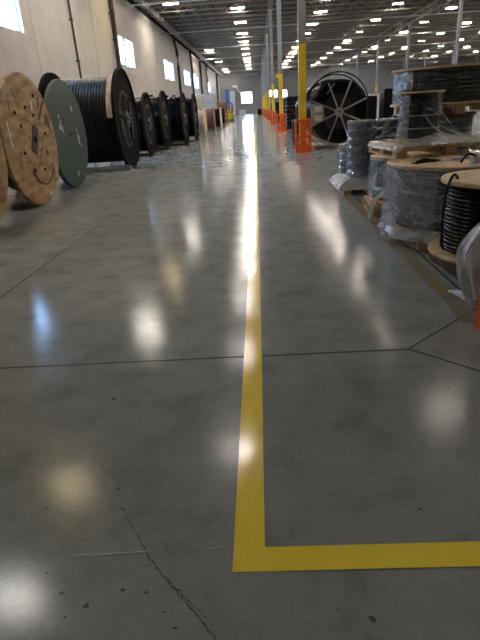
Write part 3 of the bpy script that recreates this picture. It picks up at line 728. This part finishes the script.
# G: bagged coil at the right edge
G_ = thing('bagged_coil', 'clear film bag bulging around a coil at right edge', 'bagged coil', (1.78, 3.42, 0), 0)
for k in range(4): MB().lathe([(.02+.14*k, .09), (.02+.14*k, .17), (.05+.14*k, .19), (.12+.14*k, .19), (.155+.14*k, .17), (.155+.14*k, .09)], 'z', 48).build('coil', 'greycoil', G_)
vs = []; fs = []; nn, mm = 110, 30
for j in range(nn):
    a = 2*PI*j/nn
    for i in range(mm+1):
        u = i/mm; z = .02 + 1.02*u
        r = .30 + .13*math.sin(PI*min(1, u*1.5)) - .36*max(0, u-.38)**1.1
        r += .055*noise.noise(Vector((math.cos(a)*3.5, math.sin(a)*3.5, u*2.5))) + .035*abs(noise.noise(Vector((math.cos(a)*9, math.sin(a)*9, u*3+4))))
        vs.append((r*.92*math.cos(a), r*.56*math.sin(a), z))
for j in range(nn):
    j2 = (j+1) % nn
    for i in range(mm): fs.append((j*(mm+1)+i, j2*(mm+1)+i, j2*(mm+1)+i+1, j*(mm+1)+i+1))
MB().add(vs, fs, True).build('film_bag', 'filmthick', G_)
tl = smooth_pts([(-.24, -.02, .06), (-.27, .03, .045), (-.30, .12, .04), (-.33, .20, .03), (-.35, .28, .012)], 6)
vs = []; fs = []
for i, p in enumerate(tl):
    u = i/(len(tl)-1); r = .05*(1-u)+.006
    for k in range(10): 
        a = 2*PI*k/10; rr = r*(1+.5*noise.noise(Vector((i*.7, k*1.1, 0)))); vs.append((p.x+rr*math.cos(a)*.7, p.y+rr*math.cos(a)*.7, max(.004, p.z+rr*math.sin(a))))
for i in range(len(tl)-1):
    for k in range(10): k2 = (k+1) % 10; fs.append((i*10+k, i*10+k2, (i+1)*10+k2, (i+1)*10+k))
MB().add(vs, fs, True).build('film_tail', 'filmthick', G_)

# ---------------------------------------------------------------- large pipe coil on a spoked frame
def pipe_coil(x, y, R, L, label, rz=0, spokes=True):
    t = thing('pipe_coil', label, 'pipe coil', (x, y, .141), rz, 'spoked pipe coils behind the first column'); cz = R + .004
    pr_ = .045
    n = int(L/(2*pr_))
    # outer layer turns
    outer = MB().lathe([(0.02+k*.0, 0) for k in range(0)] or scallop(.03, L-.03, R-.01, n, .035, R*.55), 'y', 72, (0, 0, cz)); outer.build('pipe_winding', 'cable', t)
    f = MB()
    for r in [R*.55+.05+i*.1 for i in range(int((R*.45-.05)/.1)+1)]:
        if r > R-.04: break
        f.lathe([( -.01+.045*math.sin(a), r+.045*math.cos(a)) for a in [2*PI*k/8 for k in range(8)]], 'y', 64, (0, 0, cz))
    f.build('face_turns', 'cable', t)
    MB().lathe(ring(.10, L-.1, R*.50, R*.54), 'y', 48, (0, 0, cz)).lathe(ring(.12, .14, .05, R*.5), 'y', 48, (0, 0, cz)).build('core', 'black', t)
    for k in range(8 if spokes else 0):
        a = PI/8 + PI*k/4
        p = ((R-.02)*math.cos(a), -.075, cz+(R-.02)*math.sin(a)); MB().bar((.1*math.cos(a), -.085, cz+.1*math.sin(a)), p, .045, .045).build('spoke', 'spoke', t)
    for s, yy in (('hub', -.12),):
        MB().lathe(ring(yy, yy+.08, .04, .14), 'y', 24, (0, 0, cz)).build('hub', 'spoke', t)
    fr = MB().lathe([(-.07+.022*math.cos(a), R+.012*0-.02+.022*math.sin(a)) for a in [2*PI*k/8 for k in range(8)]], 'y', 72, (0, 0, cz)); fr.build('frame_ring', 'steel', t)
    return t
pc = pipe_coil(2.70, 17.75, .97, 1.45, 'large black pipe coil with eight grey spokes on a pallet', .06)
cz = .974
face = MB().add([(-.96, -.12, cz+.32), (-.52, -.12, cz+.20), (-.48, -.12, cz-.20), (-.92, -.12, cz-.42), (-.96, -.112, cz+.32), (-.52, -.112, cz+.20), (-.48, -.112, cz-.20), (-.92, -.112, cz-.42)],
                [(0, 3, 2, 1), (4, 5, 6, 7), (0, 1, 5, 4), (1, 2, 6, 5), (2, 3, 7, 6), (3, 0, 4, 7)]).build('info_sheet', 'frame', pc)
for z in (.13, -.15): MB().box((-.80, -.125, cz+z-.09), (-.56, -.121, cz+z+.09)).build('paper_label', 'white', face)
MB().bar((-.42, -.13, cz+.55), (-.18, -.13, cz+1.05-.2), .03).build('tie_rod', 'spoke', pc)
hp = [(1.08*math.cos(a)+.16, .95, cz+1.08*math.sin(a)+.10+.05*math.sin(a)) for a in [PI*1.02*(1-k/24)-.3 for k in range(25)]]
MB().tube(hp, .022, 8).build('loose_hoop', 'cable', pc); 
MB().tube([(p[0]-.05, p[1]+.3, p[2]-.06) for p in hp], .022, 8).build('loose_hoop', 'cable', pc)
pallet(2.72, 18.3, 0, 2.0, 1.7, .06, 'wide pallet under the spoked black pipe coil', h=.14)
p2 = pipe_coil(2.75, 20.3, 1.02, 1.5, 'second black pipe coil behind the spoked one', .04)
pallet(2.75, 21.0, 0, 1.9, 1.7, .04, 'pallet under the second black pipe coil', h=.14)
p3 = pipe_coil(2.8, 23.6, 1.02, 1.4, 'third black pipe coil hidden behind the first two', 0)
pallet(2.8, 24.3, 0, 1.9, 1.7, 0, 'pallet under the third black pipe coil', h=.14)
# standing dark spools between columns
def dark_drum(x, y, R, h, label):
    return flat_spool('cable_spool', x, y, 0, h, R, R, R*.93, label, 'cable', disc='darkwood', turns=8, group='dark spools behind the column row')
dark_drum(1.62, 22.1, .20, .82, 'short black drum just left of the first orange guard')
for k, (x, y, R, h) in enumerate([(2.35, 33.5, .62, 1.9), (2.3, 36.5, .62, 1.6), (2.4, 41, .7, 1.8), (2.3, 48, .7, 1.7), (2.4, 53, .7, 1.6), (2.4, 62, .8, 1.7), (2.4, 70, .8, 1.6)]):
    dark_drum(x, y, R, h, '%s upright black spool in the line behind the orange guards' % ordn[k])
# dark stacked spools seen right of the coil
def black_stack(x, y, w, h, lab):
    t = thing('shrouded_load', lab, 'pallet load', (x, y, 0))
    p = MB(); pallet_geo(p, w, 1.0); p.build('pallet', 'pallet', t)
    MB().box((-w/2+.02, -.48, .131), (w/2-.02, .48, h-.05)).box((-w/2+.05, -.45, h-.05), (w/2-.05, .45, h)).build('black_shroud', 'cable', t)
    return t
black_stack(5.30, 26.0, .75, 1.58, 'square black covered load just right of the spoked pipe coil')
black_stack(6.42, 26.2, .85, 1.85, 'taller square black load right of the white wrapped load')
wl = cartons(7.3, 33, 1.2, 1.2, 1.75, 3, 'white wrapped load between two black reels')
wl.location = (7.35, 33, 0)
cartons(4.6, 14.2, 1.3, 1.2, .95, 2, 'low pale load right of the spoked pipe coil')
cartons(3.6, 12.2, 1.2, 1.2, .85, 2, 'low brownish load behind the wrapped coil stacks', 'brown')
for k, (x, y, h) in enumerate([(9, 40, 1.7), (12, 50, 2.0), (20, 60, 2.4), (10.5, 62, 1.8), (25, 75, 2.6), (14, 80, 2.2)]):
    cartons(x, y, 2.4, 1.4, h, 3, '%s distant carton load across the hall floor' % ordn[k], 'brown' if k % 2 else 'carton')

# ---------------------------------------------------------------- world, camera, view
w = bpy.data.worlds.new('sky'); S.world = w; w.use_nodes = True; nt = w.node_tree; nt.nodes.clear()
bg = nt.nodes.new('ShaderNodeBackground'); wo = nt.nodes.new('ShaderNodeOutputWorld')
tc = nt.nodes.new('ShaderNodeTexCoord'); sep = nt.nodes.new('ShaderNodeSeparateXYZ')
nt.links.new(tc.outputs['Generated'], sep.inputs[0])
nt.links.new(ramp(nt, sep.outputs['Z'], [(0.0, (.62, .80, 1.0)), (.35, (.30, .58, 1.0))]), bg.inputs[0])
bg.inputs[1].default_value = SKY; nt.links.new(bg.outputs[0], wo.inputs[0])

f = 497.0
def dirv(px, py): return Vector((px-240, -(py-320), -f)).normalized()
yc = dirv(256, 107); up = -dirv(315, 1480); up = (up - yc*up.dot(yc)).normalized(); xc = yc.cross(up)
Rm = Matrix((xc, yc, up))
cam = bpy.data.cameras.new('camera'); co = bpy.data.objects.new('camera', cam); COL.objects.link(co)
cam.sensor_fit = 'VERTICAL'; cam.sensor_height = 36; cam.sensor_width = 27; cam.lens = f/640*36
cam.clip_end = 500; cam.clip_start = .05
mw = Rm.to_4x4(); mw.translation = Vector((0, 0, 1.42)); co.matrix_world = mw
S.camera = co
S.view_settings.view_transform = 'Standard'; S.view_settings.look = 'None'; S.view_settings.gamma = 1; S.view_settings.use_curve_mapping = False
S.view_settings.exposure = EXPO
S.cycles.use_denoising = True; S.cycles.max_bounces = 8; S.cycles.transparent_max_bounces = 16
S.cycles.use_light_tree = True; S.cycles.sample_clamp_indirect = 12
